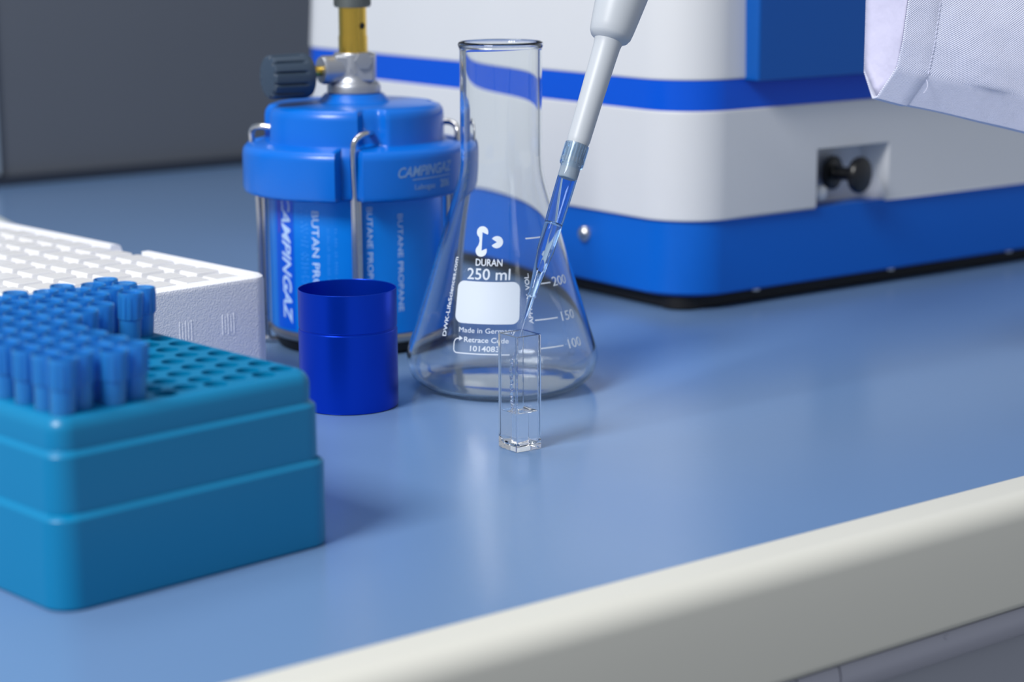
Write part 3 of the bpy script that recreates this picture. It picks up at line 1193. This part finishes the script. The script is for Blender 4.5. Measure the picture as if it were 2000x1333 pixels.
me.materials.append(M['foam'])
me.transform(Matrix.Translation((0, 0, 43.4 * MM)))
pg = bpy.data.objects.new('pocket_grid', me)
COL.objects.link(pg)
pg.parent = ft
for gx in (151, 173):
    bmx = bmesh.new()
    for k in range(5):
        box(bmx, gx + k * 1.5, -0.16, 27 + (k % 2), gx + 0.6 + k * 1.5, 0.3, 36 - (k % 2), 0.1, 1)
    link_mesh('moulded_ribs', bmx, M['foam'], fo, smooth=False)


def make_pcuv():
    bm_ = bmesh.new()
    lp = [[(p[0], p[1], z) for p in rrect(-r_, -r_, r_, r_, rr0, 2)] for r_, z, rr0 in ((5.0, 43.6, 0.5), (5.2, 0.3, 0.5), (5.4, 0.0, 0.5), (6.1, 0.0, 0.5), (6.25, 0.3, 0.5), (6.25, 44.5, 0.6), (6.0, 45.0, 0.8))]
    loft(bm_, lp)
    o_ = link_mesh('plastic_cuvette', bm_, M['pscuv'], None)
    return o_


pc0 = None
cg = 'clear plastic cuvettes packed in the foam tray'
for i in range(9):
    for j in range(15):
        x = FW - 15.5 - 17.0 * i
        y = 15.0 + 17.0 * j
        if pc0 is None:
            pc0 = make_pcuv()
            c_ = pc0
        else:
            c_ = pc0.copy()
            COL.objects.link(c_)
        p = FO + re_ * x + ra_ * y
        c_.location = (p.x * MM, p.y * MM, BZ + (4.6 + rnd.uniform(0, 0.8)) * MM)
        c_.rotation_euler = (0, 0, RT + D2R(rnd.uniform(-1.5, 1.5)))
        tag(c_, 'clear cuvette in the foam tray, %s row from its right, %s from front' % (ORD[i], ORD[j] if j < 14 else 'last'), 'cuvette', cg)
# pockets: the foam floor carries a grid of cuvettes standing in it
# ================================================================== TRAY AT THE FAR LEFT
bmx = bmesh.new()
rbox(bmx, -150, -110, 0, 0, [(4, 0, 10), (2, 0.5, 12), (0, 12, 12), (0.6, 13.6, 12), (3, 13.8, 10), (5, 11, 9)], 6)
tr = link_mesh('plastic_tray', bmx, M['tray'])
q = Vector((-289, 1239, 0))
tr.location = (q.x * MM, q.y * MM, BZ)
tr.rotation_euler = (0, 0, D2R(-62))
tag(tr, 'pale blurred plastic tray lying on the worktop behind the foam tray', 'tray')

# ================================================================== COAT SLEEVE
SX = Vector((0.965, 0.10, -0.235)).normalized()        # along the sleeve towards the elbow
ring0 = [(160.0, 860.0, 140.7), (153.4, 867.0, 127.9), (152.6, 873.0, 127.0), (149.7, 878.0, 137.4), (150.0, 880.0, 168.0), (151.7, 879, 205), (158.0, 870, 226), (164, 860, 218), (163.4, 853.5, 190), (162.8, 854.5, 168), (161.6, 857.0, 152)]
ring0 = [Vector(p) for p in ring0]
NS = 40
LS = 190


def ring_dense(r):
    out = []
    n_ = len(r)
    for i in range(n_):
        a_, b_ = r[i], r[(i + 1) % n_]
        for k in range(6):
            out.append(a_.lerp(b_, k / 6))
    return out


cs = thing('coat_sleeve', 0, 0, 0, 'white twill laboratory coat sleeve with a stitched hem hanging at the right', 'sleeve')
bmx = bmesh.new()
uvl = bmx.loops.layers.uv.new('UVMap')
base = ring_dense(ring0)
per = [0.0]
for i in range(1, len(base) + 1):
    per.append(per[-1] + (base[i % len(base)] - base[i - 1]).length)


def sleeve_pt(i, s):
    p = base[i % len(base)]
    c = Vector((162, 868, 175))
    # cut plane of the far end is perpendicular: remove the slant progressively
    q_ = p + SX * s
    t = per[i % len(base)]
    # soft creases
    am = 0.9 * min(1, s / 14)
    wv = am * (math.sin(s * 0.085 + t * 0.05) + 0.6 * math.sin(s * 0.17 - t * 0.09 + 1.7))
    # hem fold: a little step at the stitch line
    hem = 0.45 if s < 14 else 0.0
    n_ = Vector((0, p.y - c.y, p.z - c.z)).normalized()
    corner = 0.25 if (i % len(base)) in range(0, 13) else 1.0
    return q_ + n_ * (wv * corner + hem)


svals = [0, 0.8, 4, 9, 13.2, 14.0, 14.8] + [14.8 + (LS - 14.8) * k / 34 for k in range(1, 35)]
rows = []
for s in svals:
    rows.append([bmx.verts.new(sleeve_pt(i, s)) for i in range(len(base))])
n = len(base)
for a_ in range(len(rows) - 1):
    for i in range(n):
        j = (i + 1) % n
        f = bmx.faces.new((rows[a_][i], rows[a_ + 1][i], rows[a_ + 1][j], rows[a_][j]))
        us = [(svals[a_], per[i]), (svals[a_ + 1], per[i]), (svals[a_ + 1], per[i + 1]), (svals[a_], per[i + 1])]
        for lp_, uv in zip(f.loops, us):
            lp_[uvl].uv = uv
fa = bmesh.new()
FRT = [(160.3, 860.2, 141.2), (161.7, 857.4, 152), (162.9, 855.0, 168), (163.5, 854.2, 190), (164, 860, 217)]
BCK = [(153.6, 868.6, 127.9), (150.0, 877.4, 138.0), (150.2, 879.5, 168), (151.9, 878.5, 205), (158, 870, 225)]
gr = []
for i in range(17):
    t_ = i / 16 * 4
    k_ = min(int(t_), 3)
    f_ = Vector(FRT[k_]).lerp(Vector(FRT[k_ + 1]), t_ - k_)
    b_ = Vector(BCK[k_]).lerp(Vector(BCK[k_ + 1]), t_ - k_)
    row_ = []
    for j in range(9):
        u_ = j / 8
        p_ = f_.lerp(b_, u_) + SX * (1.6 * math.sin(math.pi * u_) + 0.5 * math.sin(i * 0.9 + u_ * 3) * math.sin(math.pi * u_))
        row_.append(fa.verts.new(p_))
    gr.append(row_)
for i in range(16):
    for j in range(8):
        fa.faces.new((gr[i][j], gr[i][j + 1], gr[i + 1][j + 1], gr[i + 1][j]))
fc = link_mesh('cuff_facing', fa, M['lining'], cs, weighted=False)
fs = fc.modifiers.new('thickness', 'SOLIDIFY')
fs.thickness = 0.5 * MM
sl = link_mesh('fabric', bmx, M['cloth'], cs, weighted=False)
M['cloth'].node_tree.nodes['Wave Texture'].inputs['Scale'].default_value = 0.66
so = sl.modifiers.new('thickness', 'SOLIDIFY')
so.thickness = 0.9 * MM
so.offset = 0
so.use_rim = True
sl.data.materials.append(M['lining'])
so.material_offset = 0
bmx = bmesh.new()
for k in range(-1, 24):
    ii_ = 60 - k * 0.55 if False else None
for k in range(30):
    # stitches up the front face, 14 mm from the opening
    fpos = 65.5 - k * 0.75
    i0 = int(math.floor(fpos)) % len(base)
    if 40 > i0 > 1:
        continue
    fr_ = fpos - math.floor(fpos)
    a_ = sleeve_pt(i0, 14.0).lerp(sleeve_pt(i0 + 1, 14.0), fr_)
    b_ = sleeve_pt(i0, 14.0).lerp(sleeve_pt(i0 + 1, 14.0), min(fr_ + 0.42, 1))
    off = Vector((0, -0.55, 0))
    tube(bmx, [a_ + off, (a_ + b_) / 2 + off * 1.2, b_ + off], 0.22, 6)
link_mesh('stitching', bmx, M['thread'], cs)
bmx = bmesh.new()
q0 = sleeve_pt(1, 14.5) + Vector((0, -0.6, 0))
tube(bmx, smooth_path([q0, q0 + Vector((0.4, -1.0, -1.5)), q0 + Vector((0.1, -1.2, -3.6)), q0 + Vector((-1.2, -1.0, -5.6))], 5), 0.14, 6)
link_mesh('loose_thread', bmx, M['thread'], cs)
bpy.context.view_layer.update()
